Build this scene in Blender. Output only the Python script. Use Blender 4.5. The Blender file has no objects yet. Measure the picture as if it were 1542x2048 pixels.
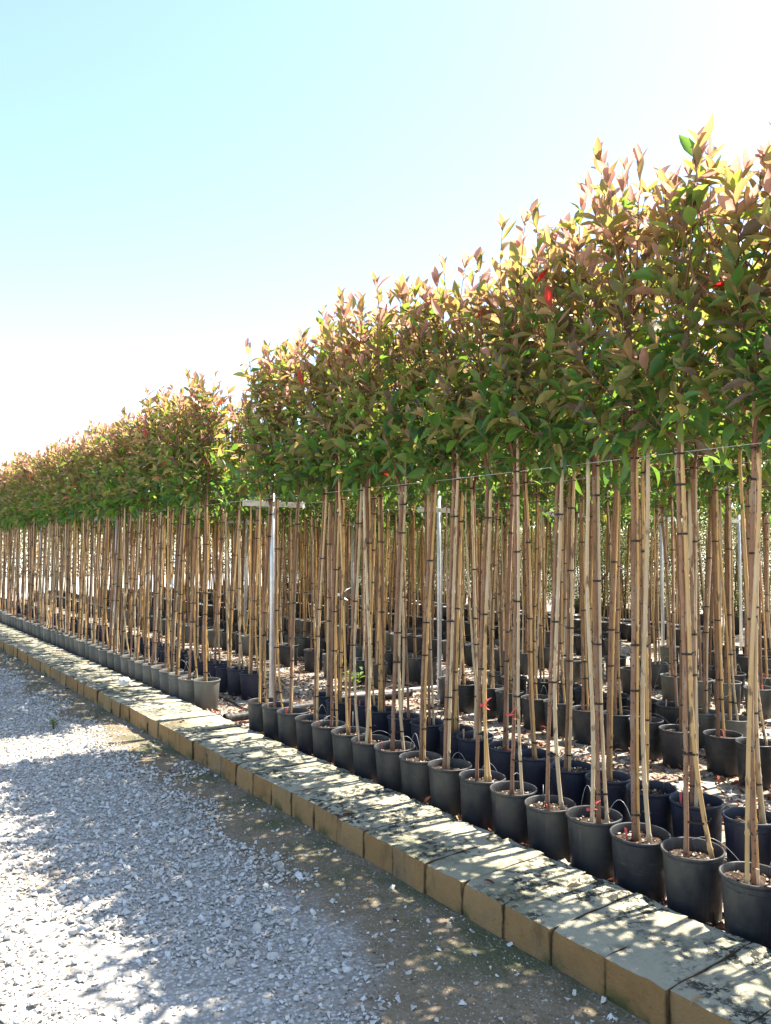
import bpy, bmesh, math, random
import numpy as np
from mathutils import Matrix, Vector, noise
R = math.radians
random.seed(7); rng = np.random.default_rng(7)
scene = bpy.context.scene
COL = scene.collection

# ------------------------------------------------------------------ camera
# world: +Y runs along the tree rows, +X across them, camera at the origin 1.6 m up
cam_d = bpy.data.cameras.new('camera'); cam = bpy.data.objects.new('camera', cam_d); COL.objects.link(cam)
cam_d.sensor_fit = 'HORIZONTAL'; cam_d.sensor_width = 36.0; cam_d.lens = 35.95
cam_d.clip_start = 0.05; cam_d.clip_end = 2000
cam.location = (0, 0, 1.6)
cam.rotation_euler = (R(90 + 2.64), 0, R(-36.05))
scene.camera = cam
# ------------------------------------------------------------------ sky, sun, exposure
SUN_AZ, SUN_EL = R(97), R(58.5)            # heading from +Y towards +X
w = bpy.data.worlds.new('World'); scene.world = w; w.use_nodes = True
nt = w.node_tree; nt.nodes.clear()
sky = nt.nodes.new('ShaderNodeTexSky'); sky.sky_type = 'NISHITA'; sky.sun_disc = False
sky.sun_elevation = SUN_EL; sky.sun_rotation = SUN_AZ
sky.air_density = 1.0; sky.dust_density = 0.55; sky.ozone_density = 0.35
bg = nt.nodes.new('ShaderNodeBackground'); bg.inputs['Strength'].default_value = 0.117
out = nt.nodes.new('ShaderNodeOutputWorld')
nt.links.new(sky.outputs[0], bg.inputs[0]); nt.links.new(bg.outputs[0], out.inputs[0])
sun_d = bpy.data.lights.new('sun', 'SUN'); sun_d.energy = 5.0; sun_d.angle = R(0.5); sun_d.color = (1.0, 0.94, 0.84)
sun = bpy.data.objects.new('sun', sun_d); COL.objects.link(sun)
sd = Vector((math.sin(SUN_AZ)*math.cos(SUN_EL), math.cos(SUN_AZ)*math.cos(SUN_EL), math.sin(SUN_EL)))
sun.rotation_euler = sd.to_track_quat('Z', 'Y').to_euler()
vs = scene.view_settings
vs.view_transform = 'Standard'; vs.look = 'None'; vs.gamma = 1; vs.use_curve_mapping = False
vs.exposure = 1.85
scene.cycles.max_bounces = 10; scene.cycles.transmission_bounces = 6; scene.cycles.diffuse_bounces = 5

# ------------------------------------------------------------------ material helpers
class N:
    """small node-graph helper"""
    def __init__(s, name):
        s.m = bpy.data.materials.new(name); s.m.use_nodes = True
        s.t = s.m.node_tree; s.t.nodes.clear()
        s.out = s.t.nodes.new('ShaderNodeOutputMaterial')
        s.p = s.t.nodes.new('ShaderNodeBsdfPrincipled')
        s.t.links.new(s.p.outputs[0], s.out.inputs[0])
    def n(s, typ, **kw):
        x = s.t.nodes.new(typ)
        for k, v in kw.items(): setattr(x, k, v)
        return x
    def l(s, a, b): s.t.links.new(a, b)
    def setv(s, sock, v):
        if hasattr(v, 'node'): s.l(v, sock)
        else:
            if isinstance(v, tuple) and len(v) == 3 and sock.type == 'RGBA': v = (*v, 1)
            sock.default_value = v
    def coord(s, which='Object', scale=None):
        if which == 'World': c = s.n('ShaderNodeNewGeometry').outputs['Position']
        else: c = s.n('ShaderNodeTexCoord').outputs[which]
        if scale is not None:
            mp = s.n('ShaderNodeMapping'); s.l(c, mp.inputs[0])
            mp.inputs['Scale'].default_value = scale if isinstance(scale, tuple) else (scale,)*3
            c = mp.outputs[0]
        return c
    def noise(s, c, scale, detail=4, rough=.55):
        x = s.n('ShaderNodeTexNoise'); s.l(c, x.inputs['Vector'])
        x.inputs['Scale'].default_value = scale; x.inputs['Detail'].default_value = detail; x.inputs['Roughness'].default_value = rough
        return x.outputs['Fac']
    def vor(s, c, scale, feature='F1', out='Distance'):
        x = s.n('ShaderNodeTexVoronoi'); x.feature = feature; s.l(c, x.inputs['Vector']); x.inputs['Scale'].default_value = scale
        return x.outputs[out]
    def ramp(s, f, a, b, lo=0., hi=1.):
        x = s.n('ShaderNodeMapRange'); x.interpolation_type = 'SMOOTHSTEP'; s.l(f, x.inputs[0])
        x.inputs[1].default_value = a; x.inputs[2].default_value = b; x.inputs[3].default_value = lo; x.inputs[4].default_value = hi
        return x.outputs[0]
    def mix(s, f, a, b, blend='MIX'):
        x = s.n('ShaderNodeMix'); x.data_type = 'RGBA'; x.blend_type = blend
        s.setv(x.inputs[0], f); s.setv(x.inputs[6], a); s.setv(x.inputs[7], b)
        return x.outputs[2]
    def math(s, op, a, b=0.):
        x = s.n('ShaderNodeMath', operation=op); s.setv(x.inputs[0], a); s.setv(x.inputs[1], b); return x.outputs[0]
    def bump(s, h, strength=.5, dist=.01, prev=None):
        x = s.n('ShaderNodeBump'); x.inputs['Strength'].default_value = strength; x.inputs['Distance'].default_value = dist
        s.l(h, x.inputs['Height'])
        if prev is not None: s.l(prev, x.inputs['Normal'])
        return x.outputs[0]
    def rand(s): return s.n('ShaderNodeObjectInfo').outputs['Random']
    def fin(s, base=None, rough=.8, spec=.3, metal=0., normal=None):
        if base is not None: s.setv(s.p.inputs['Base Color'], base)
        s.setv(s.p.inputs['Roughness'], rough); s.p.inputs['Specular IOR Level'].default_value = spec
        s.p.inputs['Metallic'].default_value = metal
        if normal is not None: s.l(normal, s.p.inputs['Normal'])
        return s.m

M = {}
def leaf_material(name, fac=.46, rough=.42):
    k = N(name)
    c = k.n('ShaderNodeAttribute', attribute_name='Col').outputs['Color']
    t = k.n('ShaderNodeAttribute', attribute_name='Trn').outputs['Color']
    o = k.coord('Object'); f = k.noise(o, 38, 2)
    c2 = k.mix(k.ramp(f, .35, .7), k.mix(1., c, (.78, .80, .8), 'MULTIPLY'), k.mix(1., c, (1.18, 1.12, 1.05), 'MULTIPLY'))
    k.fin(c2, rough, .45)
    tr = k.n('ShaderNodeBsdfTranslucent'); k.l(t, tr.inputs['Color'])
    mx = k.n('ShaderNodeMixShader'); mx.inputs[0].default_value = fac
    k.l(k.p.outputs[0], mx.inputs[1]); k.l(tr.outputs[0], mx.inputs[2]); k.l(mx.outputs[0], k.out.inputs[0])
    return k.m
M['leaf'] = leaf_material('photinia_leaf')
M['small_leaf'] = leaf_material('shrub_leaf', .4, .5)

k = N('twig'); o = k.coord()
M['twig'] = k.fin(k.mix(k.noise(o, 30), (.13, .045, .028), (.19, .095, .055)), .7)

k = N('trunk_bark'); o = k.coord('Object', (1, 1, .25)); r = k.rand()
b1 = k.mix(k.noise(o, 60, 5), (.19, .095, .05), (.36, .20, .115))
b1 = k.mix(k.ramp(k.noise(k.coord('Object', (1, 1, .5)), 9, 3), .48, .74), b1, (.38, .29, .205))
b1 = k.mix(k.ramp(r, 0, 1, 0, .6), b1, (.15, .075, .042))
b1 = k.mix(k.ramp(k.noise(k.coord('Object', (1, 1, .18)), 55, 5, .7), .52, .66, 0, .6), b1, (.10, .055, .035))
lent = k.ramp(k.vor(k.coord('Object', (1, 1, .8)), 48), .14, .24)
M['bark'] = k.fin(k.mix(lent, (.075, .045, .033), b1), .75, .3, normal=k.bump(k.noise(o, 90, 4), .5, .004))

k = N('bamboo_cane'); o = k.coord('Object', (1, 1, .08)); r = k.rand()
c1 = k.mix(k.noise(o, 70, 3), (.40, .22, .07), (.58, .365, .13))
c1 = k.mix(k.ramp(r, .35, .7), c1, k.mix(k.noise(o, 40, 3), (.38, .27, .15), (.55, .42, .26)))
c1 = k.mix(k.ramp(k.noise(k.coord('Object', (1, 1, .35)), 5, 4), .5, .72), c1, (.50, .41, .29))
c1 = k.mix(k.ramp(k.noise(k.coord('Object', (1, 1, .4)), 26, 3), .57, .68), c1, (.15, .09, .045))
M['cane'] = k.fin(c1, .45, .4, normal=k.bump(k.noise(o, 120, 3), .25, .003))

k = N('black_tie'); M['tie'] = k.fin((.02, .017, .015), .6)
k = N('drip_tube'); M['tube'] = k.fin((.28, .28, .28), .35, .6)
k = N('dripper'); M['dripper'] = k.fin((.012, .012, .013), .5)
k = N('red_tag'); M['red'] = k.fin(k.mix(k.noise(k.coord(), 60), (.5, .05, .05), (.62, .13, .11)), .6)
k = N('wood_tag'); M['woodtag'] = k.fin((.55, .34, .2), .6)
k = N('white_tag'); M['white'] = k.fin((.78, .78, .76), .5)

def pot_mat(name, a, b, dust):
    k = N(name); o = k.coord(); r = k.rand()
    c = k.mix(k.noise(o, 7, 4), a, b)
    sp = k.n('ShaderNodeSeparateXYZ'); k.l(o, sp.inputs[0])
    up = k.ramp(sp.outputs[2], .05, .26)
    du = k.math('MULTIPLY', k.ramp(k.noise(k.coord('Object', (1, 1, .5)), 5, 5, .65), .32, .7), k.math('MULTIPLY', k.math('ADD', k.math('MULTIPLY', up, .6), .4), k.ramp(r, 0, 1, .15, 1.)))
    c = k.mix(du, c, dust)
    c = k.mix(k.ramp(k.noise(k.coord('Object', (3, 3, .5)), 14, 3), .62, .75, 0, .5), c, dust)
    c = k.mix(k.ramp(k.noise(k.coord('Object', (1, 1, 6)), 6, 5, .7), .58, .70, 0, .55), c, dust)
    return k.fin(c, k.ramp(k.noise(o, 12, 3), .3, .7, .4, .7), .4, normal=k.bump(k.noise(o, 120, 2), .12, .002))
M['pot_black'] = pot_mat('pot_black', (.012, .014, .019), (.024, .026, .031), (.09, .082, .066))
M['pot_grey'] = pot_mat('pot_grey', (.07, .07, .062), (.10, .098, .085), (.18, .17, .14))
M['pot_navy'] = pot_mat('pot_navy', (.012, .016, .032), (.02, .025, .045), (.05, .052, .06))

k = N('potting_soil'); o = k.coord(); 
M['soil'] = k.fin(k.mix(k.ramp(k.vor(o, 70, out='Color'), .3, .8), (.028, .018, .012), (.10, .065, .042)), .95, .2, normal=k.bump(k.noise(o, 80, 4), 1., .015))
k = N('soil_chip'); M['chip'] = k.fin(k.mix(k.ramp(k.noise(k.coord(), 45, 1), .35, .62), (.09, .05, .03), (.56, .50, .40)), .9)

k = N('galvanised_steel'); o = k.coord()
M['steel'] = k.fin(k.mix(k.noise(o, 25, 3), (.40, .40, .39), (.68, .69, .70)), .42, .5, .55)
k = N('painted_bar'); M['bar'] = k.fin(k.mix(k.ramp(k.noise(k.coord(), 22, 5), .4, .7), (.74, .75, .74), (.45, .40, .33)), .5, .4)
k = N('wire'); M['wire'] = k.fin((.55, .56, .56), .4, .5, .6)
k = N('black_pipe'); M['pipe'] = k.fin(k.mix(k.noise(k.coord(), 14, 4), (.02, .02, .02), (.07, .065, .06)), .55)
k = N('pale_pipe'); M['pale_pipe'] = k.fin(k.mix(k.noise(k.coord(), 9, 4), (.42, .41, .38), (.6, .59, .56)), .6)
k = N('orange_plastic'); M['orange'] = k.fin((.6, .14, .04), .5)

# tuff kerb stone: whitish weathered top with black lichen, ochre faces
k = N('tuff_stone'); o = k.coord('World'); r = k.rand()
ob = k.coord('Object')
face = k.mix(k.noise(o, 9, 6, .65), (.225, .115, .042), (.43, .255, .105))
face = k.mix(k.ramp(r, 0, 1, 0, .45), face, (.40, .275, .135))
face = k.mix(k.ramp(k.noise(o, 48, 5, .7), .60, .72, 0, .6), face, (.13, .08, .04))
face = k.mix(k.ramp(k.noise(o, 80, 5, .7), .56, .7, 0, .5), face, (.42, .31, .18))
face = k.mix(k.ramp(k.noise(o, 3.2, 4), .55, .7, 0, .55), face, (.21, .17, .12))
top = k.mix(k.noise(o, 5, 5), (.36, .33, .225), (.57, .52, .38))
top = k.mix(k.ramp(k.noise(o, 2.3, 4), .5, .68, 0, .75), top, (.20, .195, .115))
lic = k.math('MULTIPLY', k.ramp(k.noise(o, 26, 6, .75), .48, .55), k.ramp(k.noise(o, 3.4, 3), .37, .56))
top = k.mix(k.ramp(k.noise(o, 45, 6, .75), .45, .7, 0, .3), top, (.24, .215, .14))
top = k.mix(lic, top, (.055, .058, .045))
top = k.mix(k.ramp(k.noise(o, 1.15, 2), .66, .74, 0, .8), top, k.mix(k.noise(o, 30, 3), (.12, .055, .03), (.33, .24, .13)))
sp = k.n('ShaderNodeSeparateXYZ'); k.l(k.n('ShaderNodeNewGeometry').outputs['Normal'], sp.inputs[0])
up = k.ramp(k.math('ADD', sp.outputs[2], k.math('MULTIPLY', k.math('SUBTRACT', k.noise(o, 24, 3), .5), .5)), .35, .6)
pz = k.n('ShaderNodeSeparateXYZ'); k.l(o, pz.inputs[0])
moss = k.math('MULTIPLY', k.ramp(pz.outputs[2], .075, .0), k.ramp(k.noise(o, 6, 3), .48, .65))
face = k.mix(moss, face, (.09, .10, .035))
oy = k.n('ShaderNodeSeparateXYZ'); k.l(ob, oy.inputs[0])
jn = k.ramp(k.math('ADD', k.math('ABSOLUTE', oy.outputs[1]), k.math('MULTIPLY', k.noise(o, 22, 4), .02)), .122, .136)
face = k.mix(k.math('MULTIPLY', jn, .8), face, (.07, .048, .028))
top = k.mix(k.math('MULTIPLY', jn, .2), top, (.09, .085, .05))
face = k.mix(k.ramp(k.noise(k.coord('World', (1, 1, .35)), 13, 4), .55, .72, 0, .6), face, (.16, .10, .05))
nb = k.bump(k.noise(o, 60, 6, .75), 1., .016)
nb = k.bump(k.ramp(k.vor(o, 60), .1, .35), .35, .008, nb)
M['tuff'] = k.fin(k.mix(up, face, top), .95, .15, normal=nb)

# limestone chips (colour per piece stored on the mesh)
k = N('limestone'); c = k.n('ShaderNodeAttribute', attribute_name='Col').outputs['Color']
M['stone'] = k.fin(k.mix(k.ramp(k.noise(k.coord('World'), 120, 3), .35, .7), k.mix(1., c, (.82, .82, .82), 'MULTIPLY'), c), .9, .2, normal=k.bump(k.noise(k.coord('World'), 160, 3), .4, .004))
k = N('dry_leaf'); c = k.n('ShaderNodeAttribute', attribute_name='Col').outputs['Color']; M['litter'] = k.fin(c, .8, .2)
k = N('white_rock'); M['rock'] = k.fin(k.mix(k.noise(k.coord(), 20, 4), (.55, .53, .48), (.74, .72, .68)), .9, .2, normal=k.bump(k.noise(k.coord(), 40, 4), .6, .02))

# ground: pale gravel drive, compacted mossy earth by the kerb, mulch and pale chips in the planted bed
k = N('ground'); o = k.coord('World'); sp = k.n('ShaderNodeSeparateXYZ'); k.l(o, sp.inputs[0])
X = sp.outputs[0]; Y = sp.outputs[1]
peb = k.vor(o, 55, out='Color'); pd = k.vor(o, 55)
grav = k.mix(k.ramp(peb, .1, .9), (.40, .375, .33), (.58, .55, .49))
grav = k.mix(k.ramp(pd, .25, .6), grav, (.30, .275, .235))
earth = k.mix(k.noise(o, 9, 8, .7), (.11, .078, .045), (.30, .235, .15))
earth = k.mix(k.ramp(k.noise(o, 60, 3), .58, .68), earth, (.36, .33, .28))
earth = k.mix(k.math('MULTIPLY', k.ramp(X, 1.75, 2.2), k.ramp(k.noise(o, 2.4, 5), .42, .62, 0, .8)), earth, (.075, .088, .038))
edge = k.math('ADD', X, k.math('MULTIPLY', k.math('SUBTRACT', k.noise(o, 1.3, 5, .6), .5), 1.1))
edge = k.math('SUBTRACT', edge, k.ramp(Y, 1.6, 4.2, -.25, .12))
drive = k.mix(k.ramp(edge, 1.62, 1.84), grav, earth)
drive = k.mix(k.ramp(k.noise(k.coord('World', (1.5, .7, 1)), 1.1, 4), .56, .68, 0, .7), drive, earth)
mul = k.mix(k.vor(o, 38, out='Color'), (.10, .055, .035), (.42, .36, .28))
pale = k.mix(k.vor(o, 42, out='Color'), (.27, .24, .19), (.50, .46, .39))
bed = k.mix(k.ramp(k.noise(o, 2.2, 5), .46, .62), mul, pale)
far = k.mix(k.noise(o, 3, 5), (.44, .41, .35), (.58, .55, .48))
bed = k.mix(k.ramp(Y, 24, 27), bed, far)
gc = k.mix(k.ramp(X, 2.45, 2.6), drive, bed)
hb = k.math('ADD', k.math('MULTIPLY', pd, -1.), k.math('MULTIPLY', k.noise(o, 90, 3), .5))
M['ground'] = k.fin(gc, .95, .15, normal=k.bump(hb, .5, .012))

# ------------------------------------------------------------------ mesh helpers
class MB:
    """collects geometry, then links it as ONE mesh"""
    def __init__(s): s.v = []; s.f = []; s.mi = []; s.col = []; s.trn = []; s.n = 0
    def add(s, v, f, mi=0, col=None, trn=None):
        v = np.asarray(v, float)
        s.v.append(v); b = s.n; s.f += [tuple(i + b for i in q) for q in f]; s.mi += [mi]*len(f); s.n += len(v)
        s.col.append(np.tile(col if col is not None else (.5, .5, .5), (len(v), 1)))
        s.trn.append(np.tile(trn if trn is not None else (.5, .5, .5), (len(v), 1)))
    def tube(s, pts, rad, n=7, mi=0, cap=True, col=None, trn=None):
        pts = [Vector(p) for p in pts]; m = len(pts)
        if not hasattr(rad, '__len__'): rad = [rad]*m
        vs_, fs = [], []
        ref = Vector((1, 0, 0))
        for i, p in enumerate(pts):
            t = (pts[min(i+1, m-1)] - pts[max(i-1, 0)]).normalized()
            if abs(t.dot(ref)) > .9: ref = Vector((0, 1, 0)) if abs(t.y) < .9 else Vector((0, 0, 1))
            a = (ref - t*ref.dot(t)).normalized(); b = t.cross(a); ref = a
            for j in range(n):
                an = 2*math.pi*j/n; vs_.append(p + (a*math.cos(an) + b*math.sin(an))*rad[i])
        for i in range(m-1):
            for j in range(n):
                fs.append((i*n+j, i*n+(j+1) % n, (i+1)*n+(j+1) % n, (i+1)*n+j))
        if cap: fs.append(tuple(range(n-1, -1, -1))); fs.append(tuple((m-1)*n+j for j in range(n)))
        s.add([tuple(q) for q in vs_], fs, mi, col, trn)
    def box(s, c, d, mi=0, rz=0.):
        v = np.array([(x, y, z) for z in (-.5, .5) for y in (-.5, .5) for x in (-.5, .5)])*np.array(d)
        cz, sz = math.cos(rz), math.sin(rz)
        v = np.c_[v[:, 0]*cz - v[:, 1]*sz, v[:, 0]*sz + v[:, 1]*cz, v[:, 2]] + np.array(c)
        s.add(v, [(0, 2, 3, 1), (4, 5, 7, 6), (0, 1, 5, 4), (2, 6, 7, 3), (0, 4, 6, 2), (1, 3, 7, 5)], mi)
    def lathe(s, prof, n=28, mi=0, c=(0, 0, 0)):
        v = [(c[0]+r*math.cos(2*math.pi*j/n), c[1]+r*math.sin(2*math.pi*j/n), c[2]+z) for r, z in prof for j in range(n)]
        f = [(i*n+j, i*n+(j+1) % n, (i+1)*n+(j+1) % n, (i+1)*n+j) for i in range(len(prof)-1) for j in range(n)]
        f.append(tuple(range(n-1, -1, -1)))
        s.add(v, f, mi)
    def mesh(s, name, mats, smooth=True, attrs=False):
        me = bpy.data.meshes.new(name)
        me.from_pydata(np.concatenate(s.v).tolist(), [], s.f)
        for m in (mats if isinstance(mats, (list, tuple)) else [mats]): me.materials.append(m)
        me.polygons.foreach_set('material_index', s.mi)
        me.polygons.foreach_set('use_smooth', [smooth]*len(s.f))
        if attrs:
            for nm, dat in (('Col', s.col), ('Trn', s.trn)):
                a = me.attributes.new(nm, 'FLOAT_COLOR', 'POINT'); d = np.concatenate(dat)
                a.data.foreach_set('color', np.c_[d, np.ones(len(d))].astype(np.float32).ravel())
        me.update(); return me

def bulk_mesh(name, V, F, mat, col=None, trn=None, smooth=False):
    """V (n,k,3) copies of a template, F template triangles (m,3)"""
    n, kk = V.shape[:2]; F = np.asarray(F); 
    idx = (F[None] + (np.arange(n)*kk)[:, None, None]).reshape(-1, F.shape[1])
    return raw_mesh(name, V.reshape(-1, 3), idx, mat, None if col is None else np.repeat(col, kk, 0), None if trn is None else np.repeat(trn, kk, 0), smooth)
def raw_mesh(name, V, T, mat, col=None, trn=None, smooth=False, mi=None):
    me = bpy.data.meshes.new(name)
    me.vertices.add(len(V)); me.vertices.foreach_set('co', np.asarray(V, np.float32).ravel())
    c = T.shape[1]
    me.loops.add(T.size); me.loops.foreach_set('vertex_index', T.astype(np.int32).ravel())
    me.polygons.add(len(T)); me.polygons.foreach_set('loop_start', np.arange(0, T.size, c, dtype=np.int32))
    try: me.polygons.foreach_set('loop_total', np.full(len(T), c, np.int32))
    except Exception: pass
    me.update(calc_edges=True); 
    for m in (mat if isinstance(mat, (list, tuple)) else [mat]): me.materials.append(m)
    if mi is not None: me.polygons.foreach_set('material_index', mi.astype(np.int32))
    me.polygons.foreach_set('use_smooth', np.full(len(T), smooth))
    for nm, d in (('Col', col), ('Trn', trn)):
        if d is not None:
            a = me.attributes.new(nm, 'FLOAT_COLOR', 'POINT')
            a.data.foreach_set('color', np.c_[d, np.ones(len(d))].astype(np.float32).ravel())
    me.validate(); me.update(); return me
def obj(name, me, parent=None, loc=(0, 0, 0), rz=0.):
    o = bpy.data.objects.new(name, me); COL.objects.link(o)
    if parent: o.parent = parent
    o.location = loc; o.rotation_euler = (0, 0, rz); return o
def tag(o, label=None, cat=None, group=None, kind=None):
    for kx, v in (('label', label), ('category', cat), ('group', group), ('kind', kind)):
        if v: o[kx] = v
    return o
def tri(F):
    out_ = []
    for q in F:
        for i in range(1, len(q)-1): out_.append((q[0], q[i], q[i+1]))
    return np.array(out_)

# ------------------------------------------------------------------ ground sheet with the raised bed behind the kerb
BED = 0.05
mb = MB(); xs = [-400, 2.45, 2.55, 400]; zs = [0, 0, BED, BED]
v = [(x, y, z) for y in (-400, 400) for x, z in zip(xs, zs)]
mb.add(v, [(i, i+1, i+5, i+4) for i in range(3)])
tag(obj('ground', mb.mesh('ground', M['ground'], False)), 'pale gravel drive and chip-covered nursery ground', kind='structure')

# ------------------------------------------------------------------ kerb of tuff blocks
KX0, KX1, KTOP, KP = 2.29, 2.81, 0.14, 0.2535
def stone_mesh(seed):
    bm = bmesh.new(); bmesh.ops.create_cube(bm, size=1)
    bmesh.ops.subdivide_edges(bm, edges=bm.edges[:], cuts=9, use_grid_fill=True)
    S = Vector((KX1-KX0, KP-.0015, .27))
    off = Vector((seed*7.3, seed*3.1, 1.7*seed))
    for vt in bm.verts:
        u = vt.co.copy(); p = Vector((u.x*S.x, u.y*S.y, u.z*S.z))
        ax = [abs(abs(c)-.5) < 1e-4 for c in u]
        e = sum(ax)
        chip = (noise.noise(p*11+off)+.35)*.5 + .5*noise.noise(p*27+off)
        d = Vector((-math.copysign(1, u.x) if ax[0] else 0, -math.copysign(1, u.y) if ax[1] else 0, -math.copysign(1, u.z) if ax[2] else 0))
        if e >= 2: p += d*max(0,   .0005+.011*chip*max(0, .45+noise.noise(p*5+off*1.7)))
        if e == 3: p += d*max(0, .001+.010*chip)
        if ax[0] and u.x > 0: p.x += .022*noise.noise(p*6+off) 
        p += Vector((noise.noise(p*9+off), noise.noise(p*9+off+Vector((9, 0, 0)))*.08, noise.noise(p*8+off+Vector((0, 9, 0)))))*.006 + Vector((noise.noise(p*31+off), 0, noise.noise(p*29-off)))*.0035
        vt.co = p
    me = bpy.data.meshes.new('kerb_stone'); bm.to_mesh(me); bm.free(); me.materials.append(M['tuff'])
    for q in me.polygons: q.use_smooth = True
    me.set_sharp_from_angle(angle=R(38)) if hasattr(me, 'set_sharp_from_angle') else None
    return me
sm = [stone_mesh(i) for i in range(11)]
kerb = obj('kerb', None); tag(kerb, 'low kerb of weathered tan tuff blocks between the gravel drive and the pots', kind='structure')
last = -1
for i in range(-6, 92):
    t = 1.565 + KP*(i+.5)
    j = random.randrange(11)
    if j == last: j = (j+1) % 11
    last = j
    s = obj('stone', sm[j], kerb, ((KX0+KX1)/2 + random.uniform(-.006, .006) + (.012 if random.random() < .15 else 0), t, KTOP-.135 + random.uniform(-.0025, .0025)), random.uniform(-.006, .006))

# ------------------------------------------------------------------ gravel, chips and litter
def hulls(n, k=9):
    res = []
    for i in range(n):
        bm = bmesh.new()
        for j in range(k):
            p = Vector((random.gauss(0, 1), random.gauss(0, 1), random.gauss(0, 1))).normalized()
            bm.verts.new(Vector((p.x, p.y*random.uniform(.7, 1), p.z*.55))*random.uniform(.8, 1.05))
        bmesh.ops.convex_hull(bm, input=bm.verts[:])
        bm.verts.ensure_lookup_table()
        loose = [v_ for v_ in bm.verts if not v_.link_faces]
        if loose: bmesh.ops.delete(bm, geom=loose, context='VERTS')
        bmesh.ops.triangulate(bm, faces=bm.faces[:]); bm.verts.index_update()
        res.append((np.array([v_.co[:] for v_ in bm.verts]), np.array([[v_.index for v_ in f.verts] for f in bm.faces]))); bm.free()
    return res
HU = hulls(10, 8)
def rot_arrays(n, tilt=.6):
    a = rng.uniform(0, 2*np.pi, n); b = rng.normal(0, tilt, n); c = rng.normal(0, tilt, n)
    ca, sa, cb, sb, cc, sc = np.cos(a), np.sin(a), np.cos(b), np.sin(b), np.cos(c), np.sin(c)
    z = np.zeros(n); o1 = np.ones(n)
    Rz = np.array([[ca, -sa, z], [sa, ca, z], [z, z, o1]]).transpose(2, 0, 1)
    Ry = np.array([[cb, z, sb], [z, o1, z], [-sb, z, cb]]).transpose(2, 0, 1)
    Rx = np.array([[o1, z, z], [z, cc, -sc], [z, sc, cc]]).transpose(2, 0, 1)
    return Rz @ Ry @ Rx
def scatter(P, size, palette, name, mat, tilt=.6):
    """P (n,3); angular stones from the hull templates, joined"""
    n = len(P); which = rng.integers(0, len(HU), n); RR = rot_arrays(n, tilt); VV, TT, CC = [], [], []; base = 0
    pal = np.array(palette)
    for h, (hv, hf) in enumerate(HU):
        ii = np.where(which == h)[0]
        if not len(ii): continue
        V = np.einsum('nij,kj->nki', RR[ii], hv)*size[ii][:, None, None] + P[ii][:, None]
        T = (hf[None] + base + (np.arange(len(ii))*len(hv))[:, None, None]).reshape(-1, 3)
        c = pal[rng.integers(0, len(pal), len(ii))]*rng.uniform(.85, 1.1, (len(ii), 1))
        VV.append(V.reshape(-1, 3)); TT.append(T); CC.append(np.repeat(c, len(hv), 0)); base += len(ii)*len(hv)
    return raw_mesh(name, np.concatenate(VV), np.concatenate(TT), mat, np.concatenate(CC))
def nz(x, y, s, o=0.):
    return np.array([noise.noise(Vector((a*s+o, b*s, o))) for a, b in zip(x, y)])
n = 125000
y = 1.0 + 14.5*rng.random(n)**1.35; x = rng.uniform(-.9, 2.27, n)
keepx = np.interp(y, [1, 2.03, 2.76, 3.6, 4.7, 9, 16], [1.42, 1.58, 1.82, 1.97, 2.02, 2.02, 2.02])
e = keepx + .22*nz(x, y, 1.6) + .09*nz(x, y, 6., 3.)
patch = nz(x, y*.6, .95, 11.)
pr = np.clip((e - x)/.09, .0, 1)*np.where((patch > .17) & (x > .75), .32, 1.)
pr = np.maximum(pr, .03 + .05*(nz(x, y, 2.2, 5.) > .25))
rib = (np.abs(y-(5.3+.25*np.sin(3*x))) < .12+.25*(x-1.7)) & (x > 1.75) & (nz(x, y, 4., 8.) > -.25)
pr = np.where(rib, .55, pr)
kk = rng.random(n) < pr; x, y = x[kk], y[kk]; n = len(x)
size = rng.lognormal(math.log(.0088), .46, n)*np.interp(y, [1, 6, 15], [1, 1.05, 1.35]); size = np.clip(size, .005, .032)
P = np.c_[x, y, size*.3 + rng.uniform(-.002, .005, n)]
GP = [(.62, .585, .525), (.56, .53, .475), (.68, .645, .585), (.51, .48, .425), (.58, .52, .435), (.65, .62, .57), (.44, .395, .33)]
ng = 16000; gx = rng.uniform(1.3, 2.28, ng); gy = 1.2+7*rng.random(ng)**1.5; gs = rng.lognormal(math.log(.0036), .4, ng)
nb_ = 170; P = np.r_[P, np.c_[rng.uniform(1.5, 2.27, nb_), 1.2+6*rng.random(nb_)**1.3, np.full(nb_, .004)]]; size = np.r_[size, rng.uniform(.009, .021, nb_)]
GR = [(.20, .15, .10), (.26, .21, .15), (.34, .30, .24), (.16, .12, .08), (.45, .42, .36)]
tag(obj('grit', scatter(np.c_[gx, gy, gs*.2], gs, GR, 'grit', M['stone'], .38)), 'fine earthy grit on the bare strip along the kerb', kind='stuff')
tag(obj('gravel', scatter(P, size, GP, 'gravel', M['stone'], .38)), 'loose pale grey angular gravel spread over the drive', kind='stuff')

n = 17000
x = 2.83 + 7.5*rng.random(n)**1.5; y = x*.45 - .4 + (rng.random(n)**1.3)*13
kk = (nz(x, y, 1.5, 2.) > -.12) | (rng.random(n) < .35); x, y = x[kk], y[kk]; n = len(x)
size = rng.lognormal(math.log(.015), .35, n); P = np.c_[x, y, BED + size*.4]
BP = [(.50, .47, .40), (.42, .37, .30), (.56, .53, .47), (.30, .24, .18), (.2, .13, .09), (.13, .08, .05)]
tag(obj('bed_chips', scatter(P, size, BP, 'bed_chips', M['stone'])), 'pale stone chips strewn between the rows of pots', kind='stuff')

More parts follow.
